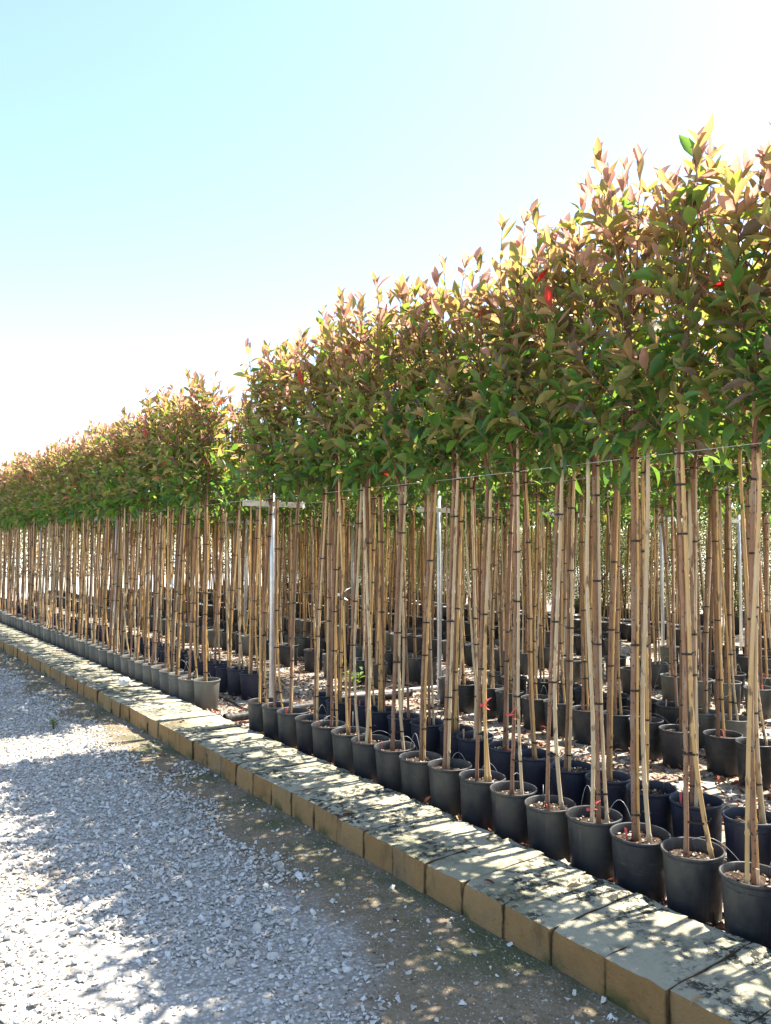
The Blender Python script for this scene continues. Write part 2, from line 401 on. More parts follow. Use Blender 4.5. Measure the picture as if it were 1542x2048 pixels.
# ------------------------------------------------------------------ leaf templates
def leaf_template(curl=.18, fold=.22, wave=.0):
    """unit-length leaf along +X, normal +Z"""
    V = [(0, 0, 0)]; ws = (.31, .56, .46, .21)
    for q, wd in zip((.2, .45, .7, .88), ws):
        zc = -curl*q*q
        V += [(q, -wd*.36, zc+fold*wd*.36), (q, 0, zc), (q, wd*.36, zc+fold*wd*.36)]
    V.append((1, 0, -curl))
    F = [(0, 1, 2), (0, 2, 3)]
    for a in (1, 4, 7): F += [(a, a+3, a+4, a+1), (a+1, a+4, a+5, a+2)]
    F += [(10, 13, 11), (11, 13, 12)]
    return np.array(V, float), F
def twist(T, a, sx=1., bend=0.):
    V, F = T; V = V.copy(); V[:, 1] = V[:, 1]*sx + bend*V[:, 0]**2; th = a*V[:, 0]; c, s = np.cos(th), np.sin(th)
    V[:, 1], V[:, 2] = V[:, 1]*c - V[:, 2]*s, V[:, 1]*s + V[:, 2]*c
    return V, F
LT = [leaf_template(.16, .5), twist(leaf_template(.38, .8), .5, .8), twist(leaf_template(.04, .35), -.4, 1.12), twist(leaf_template(-.14, .6), .3, .9, .12),
      twist(leaf_template(.5, .5), -.7, .72, -.1), twist(leaf_template(.22, 1.0), .2, 1.0, -.12)]
LTri = tri(LT[0][1])
LOD_V = np.array([(0, 0, 0), (.45, -.19, .06), (1, 0, -.12), (.45, .19, .06)]); LOD_F = np.array([(0, 1, 2), (0, 2, 3)])

PALETTE = dict(                       # reflected, transmitted
    green=((.062, .145, .040), (.22, .40, .04)), deep=((.038, .105, .046), (.13, .29, .035)),
    lime=((.12, .185, .050), (.40, .47, .06)), olive=((.19, .175, .066), (.54, .45, .11)),
    bronze=((.25, .165, .075), (.62, .40, .14)), plum=((.14, .108, .080), (.30, .20, .11)),
    salmon=((.42, .23, .16), (.70, .37, .27)), red=((.55, .03, .02), (.8, .05, .03)))
def leaf_kind(h, tip, rd):
    """h height in crown 0..1, tip 0..1 along the shoot"""
    a = .9*h + .34*tip - .12 + rd.gauss(0, .17)
    if rd.random() < .0025: return 'red'
    if a < .16: return rd.choice(('deep', 'green', 'green'))
    if a < .40: return rd.choice(('green', 'green', 'green', 'lime', 'olive', 'olive', 'plum'))
    if a < .66: return rd.choice(('green', 'lime', 'lime', 'olive', 'olive', 'bronze', 'plum'))
    if a < .90: return rd.choice(('olive', 'olive', 'bronze', 'bronze', 'lime', 'salmon'))
    return rd.choice(('salmon', 'salmon', 'bronze'))
def frame(d, upv, roll):
    d = d.normalized(); s = d.cross(upv)
    if s.length < 1e-3: s = d.cross(Vector((1, 0, 0)))
    s.normalize(); nrm = s.cross(d)
    c, sn = math.cos(roll), math.sin(roll)
    s2 = s*c + nrm*sn; n2 = nrm*c - s*sn
    return Matrix((d, -s2, n2)).transposed()          # columns: leaf axis, side, normal

CZ0, CZ1 = 1.97, 3.12
def crown_data(seed, base):
    """twig tubes and a list of leaves (position, frame, length, kind, is_tip)"""
    rd = random.Random(seed); tw = []; lv = []
    def gv(s): return Vector((rd.gauss(0, s), rd.gauss(0, s), rd.gauss(0, s)))
    ztop = CZ1 - .20 + rd.uniform(-.12, .12)
    lead = [Vector((base[0], base[1], 1.9))]
    for i in range(1, 8):
        f = i/7; lead.append(Vector((base[0]*(1-f)+rd.gauss(0, .018), base[1]*(1-f)+rd.gauss(0, .018), 1.9+(ztop-1.9)*f)))
    tw.append((lead, [.0105-.0075*i/7 for i in range(8)]))
    def shoot(p0, d0, L, up, h0):
        pts = [p0]; d = d0.normalized(); st = L/5
        for i in range(5):
            d = (d + Vector((0, 0, up)) + gv(.10)).normalized(); pts.append(pts[-1] + d*st)
        tw.append((pts, [.0033, .003, .0027, .0023, .0019, .0014]))
        nl = max(5, int(L/(.0255+.010*max(0, min(1, (p0.z-2.3)/.6))))); ph = rd.uniform(0, 6.28)
        for q in range(nl):
            f = .16 + .84*(q+.5)/nl; seg = min(4, int(f*5)); u = f*5-seg
            p = pts[seg].lerp(pts[seg+1], u); ax = (pts[seg+1]-pts[seg]).normalized()
            ph += 2.4; a = (ax.orthogonal()).normalized(); b = ax.cross(a)
            rad = a*math.cos(ph) + b*math.sin(ph)
            hh = (p.z-CZ0)/(CZ1+.2-CZ0)
            spread = R(72 - 38*f + rd.gauss(0, 12))
            dl = ax*math.cos(spread) + rad*math.sin(spread) + Vector((0, 0, -.55*(1-hh)**2 + .03))
            dl = dl + gv(.16)
            Ln = rd.choice((rd.uniform(.06, .10), rd.uniform(.105, .155), rd.uniform(.10, .14)))*(1.05 - .14*f)
            lv.append((p, frame(dl, Vector((rd.gauss(0, .25), rd.gauss(0, .25), 1)), rd.gauss(0, .45)), Ln, leaf_kind(max(0, min(1, hh)), f, rd), f > .8 and hh > .72))
        for q in range(3):                                   # terminal rosette
            an = ph + q*2.1; ax = d; a = ax.orthogonal().normalized(); b = ax.cross(a); rad = a*math.cos(an)+b*math.sin(an)
            hh = (pts[-1].z-CZ0)/(CZ1+.2-CZ0)
            lv.append((pts[-1], frame(ax*1.0 + rad*rd.uniform(.15, .6), rad*-1+Vector((0, 0, .3)), rd.gauss(0, .3)), rd.uniform(.075, .115), leaf_kind(max(0, min(1, hh)), 1.15, rd), hh > .66))
    ns = 31; az = rd.uniform(0, 6.28)
    for i in range(ns):
        u = ((i+.5)/ns)**1.12; z = 1.96 + (ztop-1.96-.10)*u; az += 2.4 + rd.gauss(0, .3)
        fi = (z-1.9)/(ztop-1.9)*7; s = min(6, int(fi)); p0 = lead[s].lerp(lead[s+1], fi-s)
        hor = Vector((math.cos(az), math.sin(az), 0))
        el = R(rd.uniform(-6, 30) + 42*u)
        L = rd.uniform(.26, .42)*(1.0-.10*u)
        shoot(p0, hor*math.cos(el)+Vector((0, 0, math.sin(el))), L, .10+.22*u, u)
        if i % 3 == 0:
            shoot(p0+hor*.05, Vector((math.cos(az+1), math.sin(az+1), .4+u)), L*.62, .15, u)
    shoot(lead[-1], Vector((rd.gauss(0, .4), rd.gauss(0, .4), 1)), rd.uniform(.12, .30), .3, 1)
    for q in range(6):                                       # upright shoots that make the ragged top
        a = rd.uniform(0, 6.28); r_ = rd.uniform(.08, .24); z = rd.uniform(2.62, 2.86)
        p0 = Vector((math.cos(a)*r_, math.sin(a)*r_, z))
        tw.append(([Vector((base[0]*.5, base[1]*.5, z-.22)), p0], [.005, .004]))
        shoot(p0, Vector((math.cos(a)*.25, math.sin(a)*.25, 1)), rd.uniform(.22, .39), .2, 1)
    pan = []
    for i in range(5):                                       # old flower sprays
        a = rd.uniform(0, 6.28); z = rd.uniform(2.3, 3.0); p = Vector((math.cos(a)*.2, math.sin(a)*.2, z)); d = Vector((math.cos(a), math.sin(a), .7)).normalized()
        pan.append([p-d*.1, p+d*.06])
        for q in range(9):
            s = p - d*.02 + d*.009*q; dd = (d + gv(.6)).normalized(); e_ = s+dd*rd.uniform(.025, .05); pan.append([s, e_])
            for r_ in range(2): pan.append([e_, e_+(dd+gv(.7)).normalized()*.018])
    return tw, lv, pan

TWC = (.2, .1, .06)
def crown_mesh(cd, core_only=False, keep=1.):
    tw, lv, pan = cd; mb = MB(); rk = random.Random(9)
    for pts, rad in tw: mb.tube(pts, rad, 5, 1, False)
    for a, b in pan: mb.tube([a, b], .0011, 3, 1, False)
    for qi, (p, fr, Ln, kd, tipleaf) in enumerate(lv):
        if core_only and tipleaf or rk.random() > keep: continue
        V, F = LT[qi % 6]; A = np.array(fr)
        c, t = PALETTE[kd]; g = .8 + .4*((qi*0.618) % 1)
        g2 = .75 + .5*((qi*0.377) % 1)
        mb.add((V*np.array((Ln, Ln*1.0, Ln))) @ A.T + np.array(p), F, 0, np.array(c)*g, np.clip(np.array(t)*g2, 0, .8))
    return mb.mesh('crown', [M['leaf'], M['twig']], True, True)
def lod_arrays(cd, frac, rs):
    lv = cd[1]; sel = [l for l in lv if rs.random() < frac]
    A = np.array([np.array(l[1]) for l in sel]); L_ = np.array([l[2] for l in sel])*1.18; Pp = np.array([l[0][:] for l in sel])
    V = np.einsum('nij,kj->nki', A, LOD_V)*L_[:, None, None] + Pp[:, None]
    return V, np.array([PALETTE[l[3]][0] for l in sel]), np.array([PALETTE[l[3]][1] for l in sel])
leaf_me = {}
def leaf_obj_mesh(kd, shp):
    if (kd, shp) not in leaf_me:
        mb = MB(); c, t = PALETTE[kd]; mb.add(LT[shp][0], LT[shp][1], 0, c, t); leaf_me[kd, shp] = mb.mesh('leaf', M['leaf'], True, True)
    return leaf_me[kd, shp]

# ------------------------------------------------------------------ potted standard tree variants
NV = 14; VAR = []
for vi in range(NV):
    rd = random.Random(100+vi)
    bx, by = rd.uniform(-.035, .035), rd.uniform(-.035, .035); tx, ty = rd.gauss(0, .035), rd.gauss(0, .035)
    ph = rd.uniform(0, 6.28); am = rd.uniform(.003, .014); fq = rd.uniform(1.0, 2.3)
    def tp(z):
        f = (z-.25)/1.75; wv = am*math.sin(fq*math.pi*f)
        return Vector((bx+(tx-bx)*f+wv*math.cos(ph), by+(ty-by)*f+wv*math.sin(ph), z))
    zs = np.linspace(.20, 1.98, 26); r0 = rd.uniform(.0098, .0132)
    mb = MB(); mb.tube([tp(z)+Vector((rd.gauss(0, .0011), rd.gauss(0, .0011), 0)) for z in zs], [r0*(1.25 if i == 0 else 1.12 if i == 1 else 1-.16*i/25)*rd.uniform(.95, 1.05) for i in range(26)], 9)
    for q in range(9):                                       # pruned buds
        z = rd.uniform(.5, 1.9); a = rd.uniform(0, 6.28); p = tp(z)+Vector((math.cos(a), math.sin(a), 0))*r0*.85
        mb.tube([p, p+Vector((math.cos(a), math.sin(a), .6))*.006], [.0035, .002], 5)
    trunk = mb.mesh('trunk', M['bark'])
    ca = rd.uniform(0, 6.28); ctop = rd.uniform(2.0, 2.75); splay = rd.choice((0, 0, .02, .05, .08)); cr = rd.uniform(.0075, .0118)
    def cp(z):
        f = max(0, 1-(z-.25)/.75); d = r0*.95+cr + splay*f*f
        return tp(min(z, 1.98)) + Vector((math.cos(ca)*d, math.sin(ca)*d, max(0, z-1.98)))
    def cane_builder():
        mb = MB(); pts, rad = [], []
        nodes = np.arange(.2+rd.uniform(0, .15), ctop, .235)
        cz = sorted(set([.2, ctop] + [round(float(v_), 4) for nz_ in nodes for v_ in (nz_-.012, nz_, nz_+.012, nz_+.11) if .2 < v_ < ctop]))
        for z in cz:
            nd = min(abs(z-nn) for nn in nodes); pts.append(cp(z)); rad.append(cr*(1.24 if nd < .002 else .96)*(1-.06*z))
        mb.tube(pts, rad, 8); return mb
    tiez = [rd.uniform(.33, .55), rd.uniform(.62, .92), rd.uniform(.98, 1.3), rd.uniform(1.38, 1.75), 1.955] + ([rd.uniform(1.78, 1.86)] if rd.random() < .4 else [])
    def add_tie(mb, z, mi):
        a = tp(z); b = cp(z); c = (a+b)/2; u = (b-a); hl = u.length/2; u.normalize(); w_ = Vector((-u.y, u.x, 0)); u.z = 0
        n_ = 14; rr = []
        for lz, rr_ in ((-.0045, 1.), (.0045, 1.)):
            rr.append([c + u*math.cos(6.2832*j/n_)*(hl+max(r0, cr)*1.12) + w_*math.sin(6.2832*j/n_)*max(r0, cr)*1.22 + Vector((0, 0, lz)) for j in range(n_)])
        V = [tuple(q) for ring in rr for q in ring]
        mb.add(V, [(j, (j+1) % n_, n_+(j+1) % n_, n_+j) for j in range(n_)], mi)
        # the loose tail of the tie
        s = rr[1][rd.randrange(n_)]; d = (s-c).normalized()
        mb.tube([s, s+d*.012+Vector((0, 0, .006)), s+d*.02+Vector((rd.gauss(0, .01), rd.gauss(0, .01), rd.uniform(-.03, .03)))], [.0028, .0026, .0016], 4, mi)
    mb = cane_builder(); cane_plain = mb.mesh('cane', M['cane'])
    mb = MB(); mb.v = []; 
    rd2 = rd.getstate(); cb = cane_builder()
    for z in tiez: add_tie(cb, z, 1)
    cane_tied = cb.mesh('cane', [M['cane'], M['tie']])
    ties = []
    for z in tiez:
        mb = MB(); add_tie(mb, z, 0); ties.append(mb.mesh('tie', M['tie']))
    cd = crown_data(500+vi, (tx, ty))
    VAR.append(dict(trunk=trunk, cane=cane_plain, cane_tied=cane_tied, ties=ties, cd=cd, crown=crown_mesh(cd, False, .80), core=crown_mesh(cd, True, .78), thin=crown_mesh(cd, False, .46), tp=tp, r0=r0,
        ca=ca, tpz=[tuple(tp(z)) for z in (.2, .6, 1.1, 1.6, 1.98)], cpz=[tuple(cp(z)) for z in (.2, .6, 1.1, 1.6, 1.98)], cr=cr))

# pot, soil, drip tube, tags
PR, PH = .128, .272
def pot_mesh(mat):
    mb = MB()
    mb.lathe([(.104, 0), (.108, .004), (.1225, PH-.022), (.1225, PH-.018), (.127, PH-.016), (.1305, PH-.010), (.1305, PH-.003), (.128, PH), (.124, PH), (.1215, PH-.004), (.1195, PH-.03), (.117, .20), (.116, .17)], 32)
    return mb.mesh('pot', mat)
POT = {kx: pot_mesh(M[kx]) for kx in ('pot_black', 'pot_grey', 'pot_navy')}
def soil_mesh(seed):
    rd = random.Random(seed); mb = MB(); rings = [0, .03, .06, .09, .1195]; n_ = 16; zb = PH-.045
    V = []
    for r_ in rings:
        for j in range(n_): V.append((r_*math.cos(6.2832*j/n_), r_*math.sin(6.2832*j/n_), zb+rd.uniform(-.006, .008)*(r_ > 0)))
    F = [(i*n_+j, i*n_+(j+1) % n_, (i+1)*n_+(j+1) % n_, (i+1)*n_+j) for i in range(4) for j in range(n_)]
    mb.add(V, F, 0)
    for q in range(46):
        hv, hf = HU[q % 10]; a = rd.uniform(0, 6.28); r_ = .112*math.sqrt(rd.random()); s = rd.uniform(.003, .0125)
        mb.add(hv*s+np.array((r_*math.cos(a), r_*math.sin(a), zb+.005)), [tuple(f) for f in hf], 1)
    return mb.mesh('soil', [M['soil'], M['chip']], False)
SOIL = [soil_mesh(i) for i in range(5)]
def tube_mesh(seed):
    """drip line: rises behind the pot, arches over the rim, ends on a short dripper stake in the soil"""
    rd = random.Random(seed); mb = MB(); a = rd.uniform(-.9, .9)
    s = Vector((.055*math.cos(a), .055*math.sin(a), PH-.05)); e_ = Vector((.17+rd.uniform(0, .12), .26*rd.uniform(-1, 1), .02))
    mb.tube([s, s+Vector((0, 0, .035)), s+Vector((0, 0, .075))], [.0022, .0026, .0034], 6, 1)
    hgt = rd.uniform(.13, .24); p0 = s+Vector((0, 0, .07)); pts = []
    for i in range(15):
        f = i/14; p = p0.lerp(e_, f**1.15); p.z = (p0.z*(1-f)**1.2 + e_.z*(1-(1-f)**1.2)) + hgt*math.sin(math.pi*min(1, f*1.12))*(1-.35*f); pts.append(p)
    mb.tube(pts, .0014, 5, 0); return mb.mesh('drip_tube', [M['tube'], M['dripper']])
TUBE = [tube_mesh(i) for i in range(7)]
def tag_mesh(mat, h, name):
    mb = MB(); mb.box((0, 0, h/2-.02), (.011, .0025, h)); mb.box((0, 0, h-.012), (.013, .0035, .022)); return mb.mesh(name, mat, False)
TAGM = [tag_mesh(M['red'], .085, 'plant_tag'), tag_mesh(M['woodtag'], .10, 'plant_tag'), tag_mesh(M['red'], .06, 'plant_tag')]
def ribbon_mesh(mat):
    mb = MB(); n_ = 10
    V = [(math.cos(6.2832*j/n_)*.021, math.sin(6.2832*j/n_)*.018, z) for z in (-.01, .012) for j in range(n_)]
    mb.add(V, [(j, (j+1) % n_, n_+(j+1) % n_, n_+j) for j in range(n_)])
    for ang, ln, up_ in ((.3, .075, .06), (-.4, .07, .075), (.1, .055, -.045), (-.8, .05, .01)):
        d = Vector((math.cos(ang), math.sin(ang), 0)); s = Vector((-d.y, d.x, .5)).normalized()*.009
        pts = [d*.02, d*(.02+ln*.5)+Vector((0, 0, up_*.7)), d*(.02+ln)+Vector((0, 0, up_))]
        V = []
        for i, p in enumerate(pts): ww = (.6, 1.2, .25)[i]; V += [tuple(p-s*ww), tuple(p+s*ww)]
        mb.add(V, [(0, 1, 3, 2), (2, 3, 5, 4)])
    return mb.mesh('ribbon', mat, False)
RIB = {'red': ribbon_mesh(M['red']), 'white': ribbon_mesh(M['white'])}

def potted_tree(x, y, vi, pot, detail, leaves=False, rs=random, zs=1., thin=False):
    V = VAR[vi]; t = bpy.data.objects.new('potted_tree', None); COL.objects.link(t)
    t.location = (x, y, BED); t.rotation_euler = (0, 0, rs.gauss(-.55, .65) - V['ca'] if not thin or rs.random() < .5 else rs.uniform(0, 6.28)); t.empty_display_size = .1
    p = obj('pot', POT[pot], t, (0, 0, 0)); q = rs.uniform(.965, 1.02); p.scale = (q, q*rs.uniform(.985, 1.015), rs.uniform(.97, 1.03)); p.rotation_euler = (rs.gauss(0, .012), rs.gauss(0, .012), rs.uniform(0, 6.28)); s = obj('soil', SOIL[rs.randrange(5)], t, (0, 0, 0), rs.uniform(0, 6))
    obj('trunk', V['trunk'], t)
    if detail >= 2:
        c = obj('cane', V['cane'], t)
        for m in V['ties']: obj('tie', m, c)
    else: obj('cane', V['cane_tied'], t)
    if rs.random() < .38:
        c2 = obj('cane', VAR[(vi+3) % NV]['cane'], t, (0, 0, 0), rs.uniform(0, 6.28)); c2.scale = (1, 1, rs.uniform(.86, .98)); c2.location = (rs.gauss(0, .012), rs.gauss(0, .012), .012)
    cr = obj('crown', V['core'] if leaves else V['thin'] if thin else V['crown'], t, (0, 0, CZ0*(1-zs))); cr['kind'] = 'stuff'; cr.scale = (1, 1, zs)
    if leaves:
        for qi, (pp, fr, Ln, kd, tipleaf) in enumerate(V['cd'][1]):
            if tipleaf:
                l = obj('leaf', leaf_obj_mesh(kd, qi % 6), cr)
                l.matrix_local = Matrix.Translation(pp) @ fr.to_4x4() @ Matrix.Scale(Ln, 4)
    if detail >= 1:
        d = obj('drip_tube', TUBE[rs.randrange(7)], t); d.rotation_euler = (0, 0, -t.rotation_euler.z + rs.gauss(.3, .5))
        if rs.random() < .55:
            a = rs.uniform(2.2, 4.2) - t.rotation_euler.z; g = obj('plant_tag', TAGM[rs.randrange(3)], t, (.08*math.cos(a), .08*math.sin(a), PH-.05), rs.uniform(0, 3)); g.rotation_euler.x = rs.gauss(0, .12)
    return t

# ------------------------------------------------------------------ the rows
rs = random.Random(21)
spots = []                                            # (x, y, row, block)
for i in range(21): spots.append((3.0+rs.gauss(0, .007), 5.87-.264*i+rs.gauss(0, .006), 1, 'pipe'))
for i in range(72): spots.append((3.0+rs.gauss(0, .009)-(.03 if i else 0), 7.08+.264*i+(rs.gauss(0, .008) if i else 0), 1, 'rock'))
for i in range(20): spots.append((3.60+rs.gauss(0, .02), 5.80-.272*i+rs.gauss(0, .012), 2, 'pipe'))
for i in range(70): spots.append((3.58+rs.gauss(0, .02), 7.28+.268*i+rs.gauss(0, .012), 2, 'rock'))
ROWX = [4.98, 5.60, 6.96, 7.58, 8.94, 9.56, 10.92, 11.54]
for ri, rx in enumerate(ROWX):
    y = .52*rx - .75; row = ri+3
    while y < 24.5:
        if row == 3: step = .275 if y < 5.9 else rs.choice((.28, .42, .55)) 
        else: step = .28 if rs.random() < .9 else .5
        y += step*rs.uniform(.95, 1.06)
        if row >= 3 and 6.0 < y < 6.7: continue
        spots.append((rx+rs.gauss(0, .03), y, row, 'pipe' if y < 6.4 else 'rock'))
def appar(s): return math.hypot(s[0], s[1])*(1 + .12*(s[2]-1))
ind = sorted(range(len(spots)), key=lambda i: appar(spots[i]))
inview = [i for i in ind if spots[i][1] > .49*spots[i][0]-.35 and spots[i][1] < 6.1*spots[i][0] + .4]
one_by_one = set(inview[:300])
L1 = {('pipe', 1): 'slim staked tree in black pot against the kerb, drain pipe side of aisle',
      ('rock', 1): 'slim staked tree in dusty grey pot, front row against kerb, beyond the aisle gap',
      ('pipe', 2): 'slim staked tree in navy pot, second row directly behind the black kerbside pots',
      ('rock', 2): 'slim staked tree in navy pot, second row directly behind the grey kerbside pots'}
rowname = {3: 'third', 4: 'fourth', 5: 'fifth', 6: 'sixth', 7: 'seventh', 8: 'eighth', 9: 'ninth', 10: 'tenth'}
ORD = 'first second third fourth fifth sixth seventh eighth ninth tenth eleventh twelfth thirteenth fourteenth fifteenth sixteenth seventeenth eighteenth nineteenth twentieth'.split()
merge = []; near_i = 0; placed_aisle = False
for i, (x, y, row, blk) in enumerate(spots):
    vi = rs.randrange(NV)
    if i > 0 and vi == spots_prev: vi = (vi+5) % NV
    spots_prev = vi
    zsc = rs.uniform(.97, 1.05)*(1.02 if blk == 'pipe' else .98)*(1.06 if row == 1 and 1.7 < y < 2.2 else 1)
    if i not in one_by_one:
        if y > .45*x-1.2: merge.append((x, y, vi, rs.uniform(0, 6.28)))
        continue
    dist = math.hypot(x, y)
    pot = 'pot_black' if (row == 1 and blk == 'pipe') else 'pot_navy' if row == 2 else 'pot_grey' if row == 1 else rs.choice(('pot_black', 'pot_grey', 'pot_black'))
    det = 2 if (row <= 2 and dist < 9.5) or (row <= 4 and dist < 7) else 1 if dist < 10 else 0
    t = potted_tree(x, y, vi, pot, det, row == 1 and y > 1.0 and y < 4.3, rs, zsc, row >= 2)
    if row <= 2: lab = L1[blk, row]; grp = {1: 'front row trees', 2: 'second row trees'}[row] + (' by the drain pipe' if blk == 'pipe' else ' beyond the aisle')
    else: lab = 'slim staked tree in plastic pot standing in the %s row back from the kerb' % rowname[row]; grp = '%s row trees' % rowname[row]
    num = None
    if row == 1 and blk == 'pipe': num = round((5.87-y)/.264)+1; txt = 'staked tree in black pot against the kerb, %s pot counting from the drain pipe'
    if row == 1 and blk == 'rock': num = round((y-7.08)/.264)+1; txt = 'staked tree in dusty grey pot against the kerb, %s pot beyond the aisle'
    if row == 2 and blk == 'pipe': num = round((5.80-y)/.272)+1; txt = 'staked tree in navy pot behind the black pots, %s counting from the drain pipe'
    if num and num <= 20: lab = txt % ORD[num-1]; grp = {1: 'front row trees', 2: 'second row trees'}[row] + (' by the drain pipe' if blk == 'pipe' else ' beyond the aisle')
    if row == 1 and blk == 'rock' and y < 7.2: lab = 'staked tree in pale grey pot at the row end, beside the open aisle'; grp = None
    if row == 1 and blk == 'pipe' and y > 5.75: lab = 'staked tree in black pot at the row end, touching the drain pipe'; grp = None
    tag(t, lab, 'tree', grp)
    if row == 1 and blk == 'pipe':
        kx = round((5.87-y)/.264)
        if kx in (10, 11, 13):
            hz = {10: .67, 11: .66, 13: .31}[kx]; pp = VAR[vi]['tp'](hz)
            r_ = obj('ribbon', RIB['red'], t, tuple(pp)); r_.rotation_euler = (0, 0, -t.rotation_euler.z - R(36) + rs.gauss(0, .2)); r_.scale = (.6, .6, .6)
            r_['label'] = 'red ribbon tied round the trunk'
            if kx == 10: t['label'] = 'staked tree in black front-row pot with red ribbon low on its trunk'
    if row == 2 and blk == 'pipe' and abs(y-5.5) < .2 or row == 1 and blk == 'rock' and abs(y-7.9) < .14:
        r_ = obj('ribbon', RIB['white'], t, tuple(VAR[vi]['tp'](1.15))); r_['label'] = 'white paper tag'

# trees past the first 300: one mass, lighter geometry
rsm = random.Random(5); lod = [lod_arrays(v_['cd'], .55, rsm) for v_ in VAR]
VV, CC, TT_ = [], [], []; mb = MB()
for x, y, vi, a in merge:
    c, s = math.cos(a), math.sin(a); Rm = np.array([[c, -s, 0], [s, c, 0], [0, 0, 1]])
    V, cc, tt = lod[vi]; VV.append(V @ Rm.T + np.array((x, y, BED))); CC.append(cc); TT_.append(tt)
    for kx, rad, mi in (('tpz', VAR[vi]['r0'], 0), ('cpz', VAR[vi]['cr'], 1)):
        mb.tube([tuple(Rm @ np.array(p) + np.array((x, y, BED))) for p in VAR[vi][kx]], rad, 5, mi, False)
    mb.lathe([(.105, 0), (.124, PH-.02), (.130, PH-.015), (.130, PH), (.12, PH), (.118, PH-.04), (.001, PH-.04)], 12, 2, (x, y, BED))
if merge:
    cm = obj('distant_trees', mb.mesh('distant_trees', [M['bark'], M['cane'], M['pot_black']])); tag(cm, 'dense far rows of staked potted trees behind the nearer rows', kind='stuff')
    V = np.concatenate(VV); cf = obj('crown_mass', bulk_mesh('crown_mass', V, LOD_F, M['leaf'], np.concatenate(CC), np.concatenate(TT_)), cm); cf['kind'] = 'stuff'

# ------------------------------------------------------------------ support posts and wires
def support_post(x, y, label, grp=None):
    t = bpy.data.objects.new('support_post', None); COL.objects.link(t); t.location = (x, y, BED)
    mb = MB(); mb.tube([(0, 0, -.3), (0, 0, 1.2), (0, 0, 2.22)], .0235, 14); mb.lathe([(.0235, 2.218), (.0245, 2.222), (.0245, 2.235), (.001, 2.237)][::1], 14)
    obj('post', mb.mesh('post', M['steel']), t)
    mb = MB()                                                # channel section crossbar
    mb.box((0, -.030, 1.945), (.64, .004, .04)); mb.box((0, -.0445, 1.9665), (.64, .025, .003)); mb.box((0, -.0445, 1.9235), (.64, .025, .003))
    b = obj('crossbar', mb.mesh('crossbar', M['bar'], False), t); b.rotation_euler.z = R(1.5)
    mb = MB()
    for dx in (-.05, .05, -.29, .29): mb.lathe([(.001, -.004), (.007, -.004), (.007, .004), (.001, .006)], 6, 0, (dx, -.0425, 1.974))
    obj('bolt', mb.mesh('bolt', M['steel'], False), b)
    tag(t, label, 'post', grp); return t
PT = 6.30
support_post(3.31, PT, 'galvanised steel post with crossbar standing in the aisle near the kerb')
support_post(3.31, PT+4.65, 'galvanised post with crossbar between the two grey-pot kerbside rows', 'posts in the kerbside pair')
support_post(3.31, PT+9.3, 'galvanised post with crossbar between the two grey-pot kerbside rows', 'posts in the kerbside pair')
support_post(3.31, 1.5, 'galvanised post with crossbar between the black and navy pot rows')
for i, nm in ((1, 'third and fourth'), (2, 'fifth and sixth'), (3, 'seventh and eighth')):
    for q in (0, 1, 2):
        support_post(3.31+1.98*i, PT+4.65*q, 'galvanised post with crossbar between the %s rows of trees' % nm, 'posts between the %s rows' % nm)
support_post(11.23, PT, 'galvanised post with crossbar standing before the leafy shrub row')
def wire(x, z, label):
    mb = MB(); pts = []
    yy = np.arange(-1, 25.1, .5); pts = [(x, q, z+BED - .012*math.sin(math.pi*((q-PT) % 4.65)/4.65)) for q in yy]
    mb.tube(pts, .0013, 5); tag(obj('support_wire', mb.mesh('support_wire', M['wire'])), label, 'wire')
for x, nm in ((2.985, 'front kerbside row'), (3.61, 'second row'), (4.985, 'third row'), (5.61, 'fourth row'), (6.97, 'fifth row'), (7.59, 'sixth row')):
    wire(x, 1.965, 'thin galvanised wire running through the crown bases of the %s' % nm)

# ------------------------------------------------------------------ pipes, rock, weed, orange tub
mb = MB(); pts, rad = [], []
for i in range(150):
    x = 2.90 + 2.1*i/149; pts.append((x, 6.43+.025*math.sin(2*x), BED+.036)); rad.append(.037 if i % 4 < 2 else .034)
mb.tube(pts[4:], rad[4:], 16, 0, True)
pipe = obj('drain_pipe', mb.mesh('drain_pipe', M['pipe'])); tag(pipe, 'black ridged drain pipe lying across the aisle, its end by the kerb', 'pipe')
mb = MB(); mb.lathe([(.041, 0), (.041, .055), (.036, .06), (.034, .055), (.033, .01)], 16)
cl = obj('pipe_end', mb.mesh('pipe_end', M['pipe']), pipe, (2.965, 6.43-.008, BED+.038)); cl.rotation_euler = (0, R(-90), 0)
mb = MB(); mb.tube([(4.35+.12*i, 6.72-.02*i+.01*math.sin(i), BED+.023) for i in range(26)], .021, 10)
tag(obj('water_pipe', mb.mesh('water_pipe', M['pale_pipe'])), 'pale grey water pipe lying on the ground beyond the black drain pipe', 'pipe')
for i, (x, y0) in enumerate(((3.30, -.5), (5.29, 1.0))):
    mb = MB(); mb.tube([(x+.03*math.sin(.9*q)+.015*math.sin(2.3*q), y0+.35*q, BED+.012) for q in range(70)], .009, 7)
    tag(obj('drip_line', mb.mesh('drip_line', M['pipe'])), 'black drip irrigation line on the ground between the %s rows' % (('first and second', 'third and fourth')[i]), 'hose')
bm = bmesh.new(); bmesh.ops.create_icosphere(bm, subdivisions=3, radius=1)
for vt in bm.verts:
    p = vt.co; f = 1 + .35*noise.noise(p*1.6+Vector((3, 1, 2))) + .12*noise.noise(p*4)
    vt.co = Vector((p.x*.05*f, p.y*.058*f, max(-.03, p.z*.062*f + .012*noise.noise(p*3))))
me = bpy.data.meshes.new('white_rock'); bm.to_mesh(me); bm.free(); me.materials.append(M['rock'])
